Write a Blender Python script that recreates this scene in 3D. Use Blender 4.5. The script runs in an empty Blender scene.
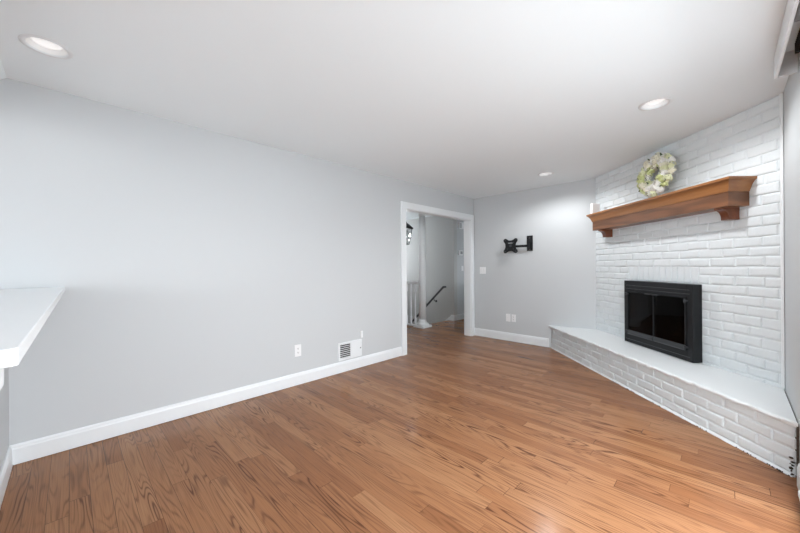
import bpy, bmesh, math, random
from mathutils import Vector, Matrix
random.seed(7)
C = bpy.context.scene.collection
PI = math.pi
K = 2 ** -0.5

# ------------------------------------------------------------------ camera
YAW, ROLL, EYE = 0.7826, -0.0066, 1.2386
cam_d = bpy.data.cameras.new('camera')
cam = bpy.data.objects.new('camera', cam_d)
C.objects.link(cam)
cam_d.sensor_width = 36.0
cam_d.lens = 327.68 * 36.0 / 800.0
cam_d.clip_start = 0.02
fw = Vector((-math.sin(YAW), math.cos(YAW), 0))
rt = Vector((math.cos(YAW), math.sin(YAW), 0))
up = Vector((0, 0, 1))
cr, sr = math.cos(ROLL), math.sin(ROLL)
cx, cu, cz = rt * cr + up * sr, up * cr - rt * sr, -fw
m = Matrix.Identity(4)
for i in range(3):
    m[i][0], m[i][1], m[i][2] = cx[i], cu[i], cz[i]
m[0][3], m[1][3], m[2][3] = 0, 0, EYE
cam.matrix_world = m
bpy.context.scene.camera = cam

# ------------------------------------------------------------------ world, daylight and added fill, exposure
W = bpy.data.worlds.new('sky')
bpy.context.scene.world = W
W.use_nodes = True
bg = W.node_tree.nodes['Background']
bg.inputs['Color'].default_value = (0.90, 0.95, 1.0, 1)
bg.inputs['Strength'].default_value = 5.9


def area(name, loc, aim, sx, sy, power, col=(1, 1, 1), spread=PI):
    d = bpy.data.lights.new(name, 'AREA')
    d.shape = 'RECTANGLE'
    d.size, d.size_y, d.energy, d.color, d.spread = sx, sy, power, col, spread
    o = bpy.data.objects.new(name, d)
    C.objects.link(o)
    o.location = loc
    o.rotation_euler = (Vector(aim) - Vector(loc)).to_track_quat('-Z', 'Y').to_euler()
    return o


area('side_window_fill', (0.75, 1.5, 1.75), (-1.1, 1.5, 0.0), 1.7, 0.8, 22, (0.96, 0.98, 1.0))  # added over the sky light, aimed down to brighten the near floor
area('rear_window_fill', (-1.5, -3.25, 1.10), (-1.5, 0.2, 2.44), 2.3, 1.2, 33, (0.97, 0.98, 1.0))  # added fill from behind the camera, aimed up to brighten the ceiling
area('daylight_hall_window', (-6.75, 5.5, 1.6), (-4.2, 5.9, 1.3), 0.7, 1.3, 2, (0.95, 0.97, 1.0))
LAMP_POWER = {0: 2.0, 1: 27.0, 2: 29.0}
LAMP_COLOR = (0.97, 0.985, 1.0)

vs = bpy.context.scene.view_settings
vs.view_transform = 'Standard'
vs.look = 'None'
vs.exposure = 0.36
vs.gamma = 1.0
vs.use_curve_mapping = False

# ------------------------------------------------------------------ materials
def nt(name):
    mt = bpy.data.materials.new(name)
    mt.use_nodes = True
    t = mt.node_tree
    return mt, t, t.nodes['Principled BSDF']


def lk(t, a, b):
    t.links.new(a, b)


def mth(t, op, a, b=None, c=None):
    n = t.nodes.new('ShaderNodeMath')
    n.operation = op
    for i, v in enumerate((a, b, c)):
        if v is None:
            continue
        if isinstance(v, (int, float)):
            n.inputs[i].default_value = v
        else:
            lk(t, v, n.inputs[i])
    return n.outputs[0]


def simple(name, col, rough=0.5, metal=0.0, bump=0.0, bscale=60.0, var=0.0, vscale=3.0, spec=0.5):
    mt, t, b = nt(name)
    b.inputs['Base Color'].default_value = (*col, 1)
    b.inputs['Roughness'].default_value = rough
    b.inputs['Metallic'].default_value = metal
    b.inputs['Specular IOR Level'].default_value = spec
    tc = t.nodes.new('ShaderNodeTexCoord')
    if bump:
        n = t.nodes.new('ShaderNodeTexNoise')
        n.inputs['Scale'].default_value = bscale
        n.inputs['Detail'].default_value = 4
        lk(t, tc.outputs['Object'], n.inputs['Vector'])
        bp = t.nodes.new('ShaderNodeBump')
        bp.inputs['Strength'].default_value = bump
        bp.inputs['Distance'].default_value = 0.004
        lk(t, n.outputs['Fac'], bp.inputs['Height'])
        lk(t, bp.outputs['Normal'], b.inputs['Normal'])
    if var:
        n = t.nodes.new('ShaderNodeTexNoise')
        n.inputs['Scale'].default_value = vscale
        lk(t, tc.outputs['Object'], n.inputs['Vector'])
        r = t.nodes.new('ShaderNodeValToRGB')
        r.color_ramp.elements[0].position = 0.3
        r.color_ramp.elements[1].position = 0.7
        r.color_ramp.elements[0].color = (*[c * (1 - var) for c in col], 1)
        r.color_ramp.elements[1].color = (*[min(1, c * (1 + var)) for c in col], 1)
        lk(t, n.outputs['Fac'], r.inputs['Fac'])
        lk(t, r.outputs['Color'], b.inputs['Base Color'])
    return mt


def wood_mat(name, dark, light, rough=0.35, scale=(1.2, 14, 14), rings=9.0, grain=0.25, axis_seed=0.0):
    mt, t, b = nt(name)
    tc = t.nodes.new('ShaderNodeTexCoord')
    mp = t.nodes.new('ShaderNodeMapping')
    mp.inputs['Scale'].default_value = scale
    mp.inputs['Location'].default_value = (axis_seed, axis_seed * 1.7, axis_seed * 0.6)
    lk(t, tc.outputs['Object'], mp.inputs['Vector'])
    n = t.nodes.new('ShaderNodeTexNoise')
    n.inputs['Scale'].default_value = 1.0
    n.inputs['Detail'].default_value = 2
    lk(t, mp.outputs[0], n.inputs['Vector'])
    s = mth(t, 'SINE', mth(t, 'MULTIPLY', n.outputs['Fac'], rings * 6.28))
    s = mth(t, 'MULTIPLY_ADD', s, 0.5, 0.5)
    mp2 = t.nodes.new('ShaderNodeMapping')
    mp2.inputs['Scale'].default_value = (scale[0] * 4, scale[1] * 16, scale[2] * 16)
    lk(t, tc.outputs['Object'], mp2.inputs['Vector'])
    n2 = t.nodes.new('ShaderNodeTexNoise')
    n2.inputs['Detail'].default_value = 3
    n2.inputs['Scale'].default_value = 1.0
    lk(t, mp2.outputs[0], n2.inputs['Vector'])
    f = mth(t, 'ADD', mth(t, 'MULTIPLY', s, 1 - grain - 0.35), mth(t, 'ADD', mth(t, 'MULTIPLY', n2.outputs['Fac'], grain), mth(t, 'MULTIPLY', n.outputs['Fac'], 0.35)))
    r = t.nodes.new('ShaderNodeValToRGB')
    r.color_ramp.elements[0].position = 0.12
    r.color_ramp.elements[1].position = 0.75
    r.color_ramp.elements[0].color = (*dark, 1)
    r.color_ramp.elements[1].color = (*light, 1)
    lk(t, f, r.inputs['Fac'])
    lk(t, r.outputs['Color'], b.inputs['Base Color'])
    b.inputs['Roughness'].default_value = rough
    return mt


def floor_mat():
    mt, t, b = nt('oak_strip_floor')
    g = t.nodes.new('ShaderNodeNewGeometry')
    sp = t.nodes.new('ShaderNodeSeparateXYZ')
    lk(t, g.outputs['Position'], sp.inputs[0])
    X, Y = sp.outputs[0], sp.outputs[1]
    PW, PL = 0.0826, 1.15
    yr = mth(t, 'DIVIDE', mth(t, 'ADD', Y, 20.0), PW)
    row = mth(t, 'FLOOR', yr)
    fy = mth(t, 'FRACT', yr)
    wn = t.nodes.new('ShaderNodeTexWhiteNoise')
    wn.noise_dimensions = '1D'
    lk(t, row, wn.inputs['W'])
    xr = mth(t, 'DIVIDE', mth(t, 'ADD', mth(t, 'ADD', X, 30.0), mth(t, 'MULTIPLY', wn.outputs['Value'], 5.0)), PL)
    col = mth(t, 'FLOOR', xr)
    fx = mth(t, 'FRACT', xr)
    cb = t.nodes.new('ShaderNodeCombineXYZ')
    lk(t, row, cb.inputs[0])
    lk(t, col, cb.inputs[1])
    wn2 = t.nodes.new('ShaderNodeTexWhiteNoise')
    wn2.noise_dimensions = '2D'
    lk(t, cb.outputs[0], wn2.inputs['Vector'])
    sc = t.nodes.new('ShaderNodeSeparateColor')
    lk(t, wn2.outputs['Color'], sc.inputs[0])
    R1, R2, R3 = sc.outputs[0], sc.outputs[1], sc.outputs[2]
    # cathedral figure: contour lines of a stretched noise, seeded per board
    v = t.nodes.new('ShaderNodeCombineXYZ')
    lk(t, mth(t, 'ADD', mth(t, 'MULTIPLY', X, 1.15), mth(t, 'MULTIPLY', R1, 91.0)), v.inputs[0])
    lk(t, mth(t, 'ADD', mth(t, 'MULTIPLY', Y, 13.0), mth(t, 'MULTIPLY', R2, 57.0)), v.inputs[1])
    lk(t, mth(t, 'MULTIPLY', R3, 33.0), v.inputs[2])
    n = t.nodes.new('ShaderNodeTexNoise')
    n.inputs['Scale'].default_value = 1.0
    n.inputs['Detail'].default_value = 1.5
    n.inputs['Roughness'].default_value = 0.35
    lk(t, v.outputs[0], n.inputs['Vector'])
    cont = mth(t, 'SINE', mth(t, 'MULTIPLY', n.outputs['Fac'], 84.0))
    cont = mth(t, 'POWER', mth(t, 'MULTIPLY_ADD', cont, 0.5, 0.5), 3.5)
    # fine pores
    v2 = t.nodes.new('ShaderNodeCombineXYZ')
    lk(t, mth(t, 'ADD', mth(t, 'MULTIPLY', X, 3.5), mth(t, 'MULTIPLY', R2, 70.0)), v2.inputs[0])
    lk(t, mth(t, 'MULTIPLY', Y, 260.0), v2.inputs[1])
    n2 = t.nodes.new('ShaderNodeTexNoise')
    n2.inputs['Scale'].default_value = 1.0
    n2.inputs['Detail'].default_value = 2.0
    lk(t, v2.outputs[0], n2.inputs['Vector'])
    n3 = t.nodes.new('ShaderNodeTexNoise')       # where the figure is strong
    n3.inputs['Scale'].default_value = 1.0
    v3 = t.nodes.new('ShaderNodeCombineXYZ')
    lk(t, mth(t, 'ADD', mth(t, 'MULTIPLY', X, 1.6), mth(t, 'MULTIPLY', R3, 40.0)), v3.inputs[0])
    lk(t, mth(t, 'MULTIPLY', Y, 9.0), v3.inputs[1])
    lk(t, v3.outputs[0], n3.inputs['Vector'])
    strong = t.nodes.new('ShaderNodeMapRange')
    strong.inputs['From Min'].default_value = 0.40
    strong.inputs['From Max'].default_value = 0.62
    lk(t, n3.outputs['Fac'], strong.inputs['Value'])
    st = mth(t, 'MULTIPLY', mth(t, 'MULTIPLY_ADD', strong.outputs[0], 0.8, 0.2), mth(t, 'MULTIPLY_ADD', R2, 0.6, 0.4))
    dark = mth(t, 'ADD', mth(t, 'MULTIPLY', mth(t, 'MULTIPLY', cont, st), FIG),
               mth(t, 'MULTIPLY', mth(t, 'SUBTRACT', n2.outputs['Fac'], 0.35), 1.0))
    rmp = t.nodes.new('ShaderNodeValToRGB')
    e = rmp.color_ramp.elements
    e[0].position, e[1].position = 0.0, 1.0
    e[0].color = (*BOARD_A, 1)
    e[1].color = (*BOARD_C, 1)
    mid = e.new(0.5)
    mid.color = (*BOARD_B, 1)
    lk(t, R1, rmp.inputs['Fac'])
    mx = t.nodes.new('ShaderNodeMix')
    mx.data_type = 'RGBA'
    mx.clamp_factor = True
    lk(t, dark, mx.inputs['Factor'])
    lk(t, rmp.outputs['Color'], mx.inputs[6])
    mx.inputs[7].default_value = (0.105, 0.042, 0.020, 1)
    # seams
    ey = mth(t, 'MINIMUM', fy, mth(t, 'SUBTRACT', 1.0, fy))
    ex = mth(t, 'MINIMUM', fx, mth(t, 'SUBTRACT', 1.0, fx))
    seam = mth(t, 'MAXIMUM', mth(t, 'LESS_THAN', ey, 0.013), mth(t, 'LESS_THAN', ex, 0.0011))
    mx2 = t.nodes.new('ShaderNodeMix')
    mx2.data_type = 'RGBA'
    lk(t, mth(t, 'MULTIPLY', seam, mth(t, 'MULTIPLY_ADD', wn.outputs['Value'], 0.75, 0.2)), mx2.inputs['Factor'])
    lk(t, mx.outputs[2], mx2.inputs[6])
    mx2.inputs[7].default_value = (0.035, 0.015, 0.009, 1)
    lk(t, mx2.outputs[2], b.inputs['Base Color'])
    nr = t.nodes.new('ShaderNodeTexNoise')
    nr.inputs['Scale'].default_value = 2.2
    lk(t, g.outputs['Position'], nr.inputs['Vector'])
    lk(t, mth(t, 'MULTIPLY_ADD', nr.outputs['Fac'], 0.08, 0.15), b.inputs['Roughness'])
    b.inputs['Specular IOR Level'].default_value = 0.15
    bp = t.nodes.new('ShaderNodeBump')
    bp.inputs['Strength'].default_value = 0.15
    bp.inputs['Distance'].default_value = 0.002
    lk(t, mth(t, 'SUBTRACT', mth(t, 'MULTIPLY', n2.outputs['Fac'], 0.15), mth(t, 'ADD', seam, mth(t, 'MULTIPLY', R3, 0.0))), bp.inputs['Height'])
    lk(t, bp.outputs['Normal'], b.inputs['Normal'])
    return mt


FIG = 0.98
BOARD_A = (0.255, 0.109, 0.049)
BOARD_B = (0.320, 0.148, 0.069)
BOARD_C = (0.39, 0.196, 0.097)
M_FLOOR = floor_mat()
M_WALL = simple('light_grey_wall_paint', (0.565, 0.586, 0.598), 0.55, bump=0.03, bscale=220)
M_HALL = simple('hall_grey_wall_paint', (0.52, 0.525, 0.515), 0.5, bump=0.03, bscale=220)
M_CEIL = simple('flat_white_ceiling_paint', (0.87, 0.925, 0.95), 0.8, bump=0.03, bscale=180)
M_TRIM = simple('semigloss_white_trim', (0.785, 0.81, 0.825), 0.3)
M_BRICK = simple('white_painted_brick', (0.735, 0.775, 0.792), 0.5, bump=0.45, bscale=55, var=0.015, vscale=9)
M_SLAB = simple('white_painted_slab', (0.80, 0.83, 0.84), 0.45, bump=0.2, bscale=30)
M_BOUNCE = simple('pale_bounce_ground', (0.50, 0.51, 0.51), 0.9, bump=0.2, bscale=8)  # unseen ground; grey set for the light it bounces indoors
M_QUARTZ = simple('white_counter_top', (0.80, 0.82, 0.83), 0.25)
M_BLACK = simple('black_powder_coat', (0.010, 0.011, 0.0125), 0.5, bump=0.05, bscale=300, spec=0.3)
M_BLACK2 = simple('black_satin_rail', (0.035, 0.037, 0.041), 0.3)
M_SOOT = simple('sooty_firebrick', (0.006, 0.006, 0.006), 0.9, bump=0.5, bscale=40)
M_PLASTIC = simple('white_plastic', (0.85, 0.855, 0.86), 0.35)
M_LGREY = simple('grey_plastic', (0.33, 0.34, 0.35), 0.4)
M_DARK = simple('shade_and_blind_dark', (0.03, 0.028, 0.026), 0.9)  # dark colour put in for shade in hollows; blind slats share it
M_DEBRIS = simple('dark_mortar_debris', (0.06, 0.045, 0.035), 0.95, bump=0.8, bscale=90, var=0.5, vscale=60)
M_CHROME = simple('brushed_steel', (0.6, 0.6, 0.6), 0.3, 1.0)
M_REFL = simple('white_can_reflector', (0.9, 0.9, 0.9), 0.35)
M_CROWN = wood_mat('amber_walnut', (0.15, 0.052, 0.017), (0.34, 0.148, 0.050), 0.3, (0.7, 3, 9), 2.6, 0.3, 3.1)
M_BEAM = wood_mat('figured_walnut', (0.085, 0.036, 0.018), (0.235, 0.100, 0.044), 0.33, (1.0, 2.5, 9), 4.0, 0.3, 8.4)
M_CORBEL = wood_mat('red_walnut', (0.11, 0.032, 0.013), (0.22, 0.072, 0.030), 0.3, (9, 9, 2), 3.0, 0.3, 5.0)
M_STEM = simple('wreath_twig', (0.14, 0.09, 0.05), 0.8)
M_LEAF = simple('dark_green_leaf', (0.045, 0.085, 0.025), 0.5)
M_FL = [simple('cream_petal', (0.93, 0.90, 0.74), 0.6), simple('white_petal', (0.94, 0.93, 0.88), 0.6),
        simple('lime_petal', (0.68, 0.72, 0.34), 0.6), simple('pale_green_petal', (0.82, 0.84, 0.56), 0.6)]


def emit_mat(name, col, strength):
    mt, t, b = nt(name)
    b.inputs['Base Color'].default_value = (0.85, 0.85, 0.85, 1)
    b.inputs['Emission Color'].default_value = (*col, 1)
    b.inputs['Emission Strength'].default_value = strength
    return mt


M_LENS = emit_mat('lit_lamp_lens', (1.0, 0.99, 0.98), 0.4)


def glass_mat(name, tint, gloss):
    mt = bpy.data.materials.new(name)
    mt.use_nodes = True
    t = mt.node_tree
    t.nodes.clear()
    out = t.nodes.new('ShaderNodeOutputMaterial')
    tr = t.nodes.new('ShaderNodeBsdfTransparent')
    tr.inputs['Color'].default_value = (*tint, 1)
    gl = t.nodes.new('ShaderNodeBsdfGlossy')
    gl.inputs['Roughness'].default_value = 0.02
    fr = t.nodes.new('ShaderNodeFresnel')
    fr.inputs['IOR'].default_value = gloss
    mix = t.nodes.new('ShaderNodeMixShader')
    lk(t, fr.outputs[0], mix.inputs[0])
    lk(t, tr.outputs[0], mix.inputs[1])
    lk(t, gl.outputs[0], mix.inputs[2])
    lk(t, mix.outputs[0], out.inputs['Surface'])
    return mt


M_SMOKED = glass_mat('smoked_glass', (0.30, 0.30, 0.31), 1.36)
M_CLEAR = glass_mat('clear_glass', (0.9, 0.92, 0.92), 1.4)

# ------------------------------------------------------------------ helpers
def bx(bm, lo, hi, mat=None):
    x0, y0, z0 = lo
    x1, y1, z1 = hi
    vs_ = [bm.verts.new(p) for p in ((x0, y0, z0), (x1, y0, z0), (x1, y1, z0), (x0, y1, z0),
                                     (x0, y0, z1), (x1, y0, z1), (x1, y1, z1), (x0, y1, z1))]
    if mat is not None:
        for v in vs_:
            v.co = mat @ v.co
    for f in ((3, 2, 1, 0), (4, 5, 6, 7), (0, 1, 5, 4), (1, 2, 6, 5), (2, 3, 7, 6), (3, 0, 4, 7)):
        bm.faces.new([vs_[i] for i in f])


def prism(bm, pts, axis, a, b):
    """pts: closed 2-D outline; extruded along axis from a to b. For axis x pts=(y,z), y pts=(x,z), z pts=(x,y)."""
    def P(p, h):
        return {'x': (h, p[0], p[1]), 'y': (p[0], h, p[1]), 'z': (p[0], p[1], h)}[axis]
    A = [bm.verts.new(P(p, a)) for p in pts]
    B = [bm.verts.new(P(p, b)) for p in pts]
    n = len(pts)
    bm.faces.new(A)
    bm.faces.new(list(reversed(B)))
    for i in range(n):
        bm.faces.new((A[i], B[i], B[(i + 1) % n], A[(i + 1) % n]))


def lathe(bm, prof, seg=24, mat=None, cap=True):
    """prof: [(r,z)...] around z."""
    rings = []
    for r, z in prof:
        ring = []
        for i in range(seg):
            a = 2 * PI * i / seg
            v = Vector((r * math.cos(a), r * math.sin(a), z))
            ring.append(bm.verts.new(mat @ v if mat else v))
        rings.append(ring)
    for p, q in zip(rings, rings[1:]):
        for i in range(seg):
            bm.faces.new((p[i], p[(i + 1) % seg], q[(i + 1) % seg], q[i]))
    if cap:
        bm.faces.new(list(reversed(rings[0])))
        bm.faces.new(rings[-1])


def tube(bm, p, q, r, seg=12, r2=None):
    p, q = Vector(p), Vector(q)
    d = q - p
    mt = Matrix.Translation(p) @ d.to_track_quat('Z', 'Y').to_matrix().to_4x4()
    lathe(bm, [(r, 0), (r if r2 is None else r2, d.length)], seg, mt)


def obj(name, bm, mat, parent=None, smooth=False, bevel=0.0, seg=2):
    bmesh.ops.recalc_face_normals(bm, faces=bm.faces)
    me = bpy.data.meshes.new(name)
    bm.to_mesh(me)
    bm.free()
    if smooth:
        for p in me.polygons:
            p.use_smooth = True
    me.materials.append(mat)
    o = bpy.data.objects.new(name, me)
    C.objects.link(o)
    if parent is not None:
        o.parent = parent
    if bevel:
        md = o.modifiers.new('bevel', 'BEVEL')
        md.width = bevel
        md.segments = seg
        md.limit_method = 'ANGLE'
        md.angle_limit = math.radians(40)
    return o


def box(name, lo, hi, mat, parent=None, bevel=0.0):
    bm = bmesh.new()
    bx(bm, lo, hi)
    return obj(name, bm, mat, parent, bevel=bevel)


def struct(o):
    o['kind'] = 'structure'
    return o


def thing(name, label, cat, loc=(0, 0, 0), rotz=0.0, group=None):
    o = bpy.data.objects.new(name, None)
    C.objects.link(o)
    o.location = loc
    o.rotation_euler = (0, 0, rotz)
    o.empty_display_size = 0.1
    return tag(o, label, cat, group)


def tag(o, label, cat, group=None):
    o['label'], o['category'] = label, cat
    if group:
        o['group'] = group
    return o


def dup(root, loc, rotz, label):
    r_ = root.copy()
    C.objects.link(r_)
    r_.location = loc
    r_.rotation_euler = (0, 0, rotz)
    r_['label'] = label
    for ch in list(root.children):
        c = ch.copy()
        C.objects.link(c)
        c.parent = r_
        for g in list(ch.children):
            d = g.copy()
            C.objects.link(d)
            d.parent = c
    return r_


# ------------------------------------------------------------------ key planes
XL, YB, XR, H = -3.20, 5.096, 0.291, 2.44
P0 = Vector((-1.272, 5.096, 0))          # far foot of the diagonal brick wall; local x = along wall, -y = into room
DL = 2.21
YREAR = -3.0
DM = Matrix.Translation(P0) @ Matrix.Rotation(-PI / 4, 4, 'Z')
YO0, YO1, ZO = 3.337, 4.975, 2.045        # cased opening in left wall
HX, HY = -4.37, 6.13                      # corner in the hall

# ------------------------------------------------------------------ floor, ceiling
bm = bmesh.new()
def quad(bm, x0, y0, x1, y1, z):
    bm.faces.new([bm.verts.new(p) for p in ((x0, y0, z), (x1, y0, z), (x1, y1, z), (x0, y1, z))])
bx(bm, (-3.32, YREAR, -0.03), (XR + 0.4, 5.25, 0))
bx(bm, (-4.52, 2.9, -0.03), (-3.32, 7.6, 0))
bx(bm, (-6.6, 2.9, -0.03), (-4.52, 5.07, 0))
struct(obj('floor', bm, M_FLOOR))

bm = bmesh.new()      # unseen ground, added to block and bounce light at the windows
for x0, y0, x1, y1 in ((XR + 0.13, -16, 14, 16), (-16, -16, XR + 0.13, YREAR - 0.13)):
    bx(bm, (x0, y0, -0.25), (x1, y1, -0.15))
struct(obj('ground', bm, M_BOUNCE))
LAMPS = [(-2.60, -0.084), (-0.369, 3.083), (-1.666, 4.401)]
LR = 0.083
bm = bmesh.new()
def loop(pts):
    v = [bm.verts.new(p) for p in pts]
    return [bm.edges.new((v[i], v[(i + 1) % len(v)])) for i in range(len(v))]
ed = loop([(-6.7, YREAR - 0.2, H), (XR + 0.2, YREAR - 0.2, H), (XR + 0.2, 7.7, H), (-6.7, 7.7, H)])
for lx, ly in LAMPS:
    ed += loop([(lx + LR * math.cos(2 * PI * i / 32), ly + LR * math.sin(2 * PI * i / 32), H) for i in range(32)])
bmesh.ops.triangle_fill(bm, use_beauty=True, use_dissolve=False, edges=ed)
struct(obj('ceiling', bm, M_CEIL))
bm = bmesh.new()      # upper face of the ceiling (keeps daylight out above the cans)
bx(bm, (-6.7, YREAR - 0.2, H + 0.2), (XR + 0.2, 7.7, H + 0.25))
struct(obj('roof', bm, M_CEIL))

# ------------------------------------------------------------------ walls
bm = bmesh.new()
bx(bm, (XL - 0.12, YREAR, 0), (XL, YO0 - 0.018, H))
bx(bm, (XL - 0.12, YO1 + 0.018, 0), (XL, YB + 0.12, H))
bx(bm, (XL - 0.12, YO0 - 0.018, ZO + 0.018), (XL, YO1 + 0.018, H))
struct(obj('wall_left', bm, M_WALL))
struct(box('wall_back', (XL - 0.0, YB, 0), (P0.x + 0.25, YB + 0.12, H), M_WALL))
DY0, DY1, DZ0, DZ = 0.35, 2.62, 0.06, 2.12   # tall side window in right wall
bm = bmesh.new()
bx(bm, (XR, DY1, 0), (XR + 0.12, 3.75, H))
bx(bm, (XR, YREAR, 0), (XR + 0.12, DY0, H))
bx(bm, (XR, DY0, DZ), (XR + 0.12, DY1, H))
bx(bm, (XR, DY0, 0), (XR + 0.12, DY1, DZ0))
struct(obj('wall_right', bm, M_WALL))
bm = bmesh.new()
bx(bm, (XL - 0.12, YREAR - 0.12, 0), (-2.7, YREAR, H))
bx(bm, (-0.3, YREAR - 0.12, 0), (XR + 0.12, YREAR, H))
bx(bm, (-2.7, YREAR - 0.12, 0), (-0.3, YREAR, 0.6))
bx(bm, (-2.7, YREAR - 0.12, 2.1), (-0.3, YREAR, H))
struct(obj('wall_rear', bm, M_WALL))
# window frames behind and beside the camera
w = thing('window_1', 'white framed window in rear wall', 'window')
w['kind'] = 'structure'
bm = bmesh.new()
for lo, hi in (((-2.7, -3.09, 0.6), (-2.64, -3.03, 2.1)), ((-0.36, -3.09, 0.6), (-0.3, -3.03, 2.1)), ((-1.53, -3.09, 0.66), (-1.47, -3.03, 2.04)),
               ((-2.64, -3.09, 0.6), (-0.36, -3.03, 0.66)), ((-2.64, -3.09, 2.04), (-0.36, -3.03, 2.1))):
    bx(bm, lo, hi)
obj('window_frame', bm, M_TRIM, w)
d = thing('window_2', 'white framed side window in the right wall under the cornice', 'window')
d['kind'] = 'structure'
bm = bmesh.new()
for lo, hi in (((XR + 0.03, DY0, DZ0), (XR + 0.09, DY0 + 0.05, DZ)), ((XR + 0.03, DY1 - 0.05, DZ0), (XR + 0.09, DY1, DZ)),
               ((XR + 0.03, DY0 + 0.05, DZ - 0.05), (XR + 0.09, DY1 - 0.05, DZ)), ((XR + 0.03, DY0 + 0.05, DZ0), (XR + 0.09, DY1 - 0.05, DZ0 + 0.05)),
               ((XR + 0.04, 1.59, DZ0 + 0.05), (XR + 0.08, 1.63, DZ - 0.05))):
    bx(bm, lo, hi)
obj('window_frame', bm, M_TRIM, d)
box('window_sill', (XR - 0.03, DY0 - 0.05, DZ0 - 0.03), (XR + 0.03, DY1 + 0.05, DZ0), M_TRIM, d, bevel=0.003)

# half wall under the bar, with the sloping kitchen ceiling beyond it
struct(box('wall_half', (XL, -0.40, 0), (-0.84, -0.277, 1.085), M_WALL))
bm = bmesh.new()
prism(bm, [(-0.277, H), (-0.70, H), (-0.70, H - 0.34)], 'x', XL, XR)
struct(obj('ceiling_slope', bm, M_CEIL))

# ------------------------------------------------------------------ brick diagonal wall
def brick(bm, s0, s1, z0, z1, n, mtx, g=0.0048, soft=0.010, amp=0.0042):
    """one painted brick on the wall plane: s along, z up, face at y=-n"""
    j = lambda a: random.uniform(-a, a)
    dn = j(0.0022)
    s0, s1, z0, z1 = s0 + g + j(amp), s1 - g + j(amp), z0 + g + j(amp * .6), z1 - g + j(amp * .6)
    if s1 - s0 < 0.012:
        return
    tl = [j(amp) for _ in range(4)]
    rings = []
    for inset, dep in ((-0.003, 0.0105), (0.0, 0.0055), (soft * .4, 0.002), (soft * 1.3, 0.0)):
        c = [(s0 + inset, z0 + inset + tl[0]), (s1 - inset, z0 + inset + tl[1]), (s1 - inset, z1 - inset + tl[2]), (s0 + inset, z1 - inset + tl[3])]
        rings.append([bm.verts.new(mtx @ Vector((p[0], -n + dep - (dn if dep < 0.010 else 0), p[1]))) for p in c])
    for p, q in zip(rings, rings[1:]):
        for i in range(4):
            bm.faces.new((p[i], p[(i + 1) % 4], q[(i + 1) % 4], q[i]))
    bm.faces.new(rings[-1])


HS0, HS1, HZ0, HZ1 = 0.75, 1.55, 0.34, 1.03   # hole for the firebox
bm = bmesh.new()
BT = 0.15
for lo, hi in (((-0.12, 0.0092, 0), (HS0, BT, H)), ((HS1, 0.0092, 0), (DL + 0.1, BT, H)),
               ((HS0, 0.0092, 0), (HS1, BT, HZ0)), ((HS0, 0.0092, HZ1), (HS1, BT, H))):
    bx(bm, lo, hi, DM)
CH, BL = 0.0762, 0.2105
rows = int(H / CH) + 1
for rI in range(rows):
    z0, z1 = rI * CH, min((rI + 1) * CH, H)
    if z1 - z0 < 0.02 or z1 < 0.34:
        continue
    off = (0.5 if rI % 2 else 0.0) * BL + random.uniform(-0.012, 0.012)
    s = -off - 0.03
    while s < DL:
        a, b_ = max(s, 0.0), min(s + BL, DL)
        s += BL
        if b_ - a < 0.02:
            continue
        segs = [(a, b_)]
        if z1 > HZ0 and z0 < HZ1:
            segs = [(a, min(b_, HS0)), (max(a, HS1), b_)]
        elif 1.06 < (z0 + z1) / 2 < 1.22:
            segs = [(a, min(b_, 0.655)), (max(a, 1.545), b_)]
        for p, q in segs:
            if q - p > 0.02:
                brick(bm, p, q, z0, z1, 0.0, DM)
ns = 12                                      # flat soldier course above the insert
for i in range(ns):
    a = 0.655 + (1.545 - 0.655) * i / ns
    brick(bm, a, a + (1.545 - 0.655) / ns, 14 * CH, 16 * CH, -0.003, DM, g=0.001, soft=0.003, amp=0.0006)
struct(obj('wall_fireplace', bm, M_BRICK))
bm = bmesh.new()
prism(bm, [(DL - 0.012, 0.0), (DL - 0.012, -0.012), (DL - 0.004, -0.016), (DL + 0.012, -0.016), (DL + 0.002, 0.0)], 'z', 0.37, H)
o = struct(obj('trim_2', bm, M_TRIM))
o.matrix_world = DM

# ------------------------------------------------------------------ hall beyond the opening
bm = bmesh.new()
bx(bm, (-6.6, HY, -1.7), (HX, HY + 0.12, H))                # wall along the stairwell
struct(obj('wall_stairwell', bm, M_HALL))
struct(box('wall_hall', (HX - 0.12, HY + 0.12, 0), (HX, 7.6, H), M_WALL))
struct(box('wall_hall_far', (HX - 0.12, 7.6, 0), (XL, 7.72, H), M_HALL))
bm = bmesh.new()  # unseen opening in this wall, added to light the chime wall
bx(bm, (XL - 0.12, YB + 0.12, 0), (XL, 6.45, H))
bx(bm, (XL - 0.12, 7.0, 0), (XL, 7.6, H))
bx(bm, (XL - 0.12, 6.45, 0), (XL, 7.0, 1.0))
bx(bm, (XL - 0.12, 6.45, 1.6), (XL, 7.0, H))
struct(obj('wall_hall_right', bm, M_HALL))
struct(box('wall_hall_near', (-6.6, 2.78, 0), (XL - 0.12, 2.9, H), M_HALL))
bm = bmesh.new()
bx(bm, (-6.72, 2.78, -1.7), (-6.6, 5.15, H))
bx(bm, (-6.72, 5.9, -1.7), (-6.6, HY + 0.12, H))
bx(bm, (-6.72, 5.15, -1.7), (-6.6, 5.9, 0.9))
bx(bm, (-6.72, 5.15, 2.3), (-6.6, 5.9, H))
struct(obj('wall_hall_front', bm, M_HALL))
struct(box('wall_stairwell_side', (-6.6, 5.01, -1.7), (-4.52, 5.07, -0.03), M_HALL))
bm = bmesh.new()
for i in range(8):
    bx(bm, (-4.52 - 0.25 * (i + 1), 5.07, -1.7), (-4.52 - 0.25 * i, HY, -0.19 * (i + 1)))
bx(bm, (-4.52, 5.01, -1.7), (-4.45, HY, -0.03))
struct(obj('stairs', bm, M_FLOOR))

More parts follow.
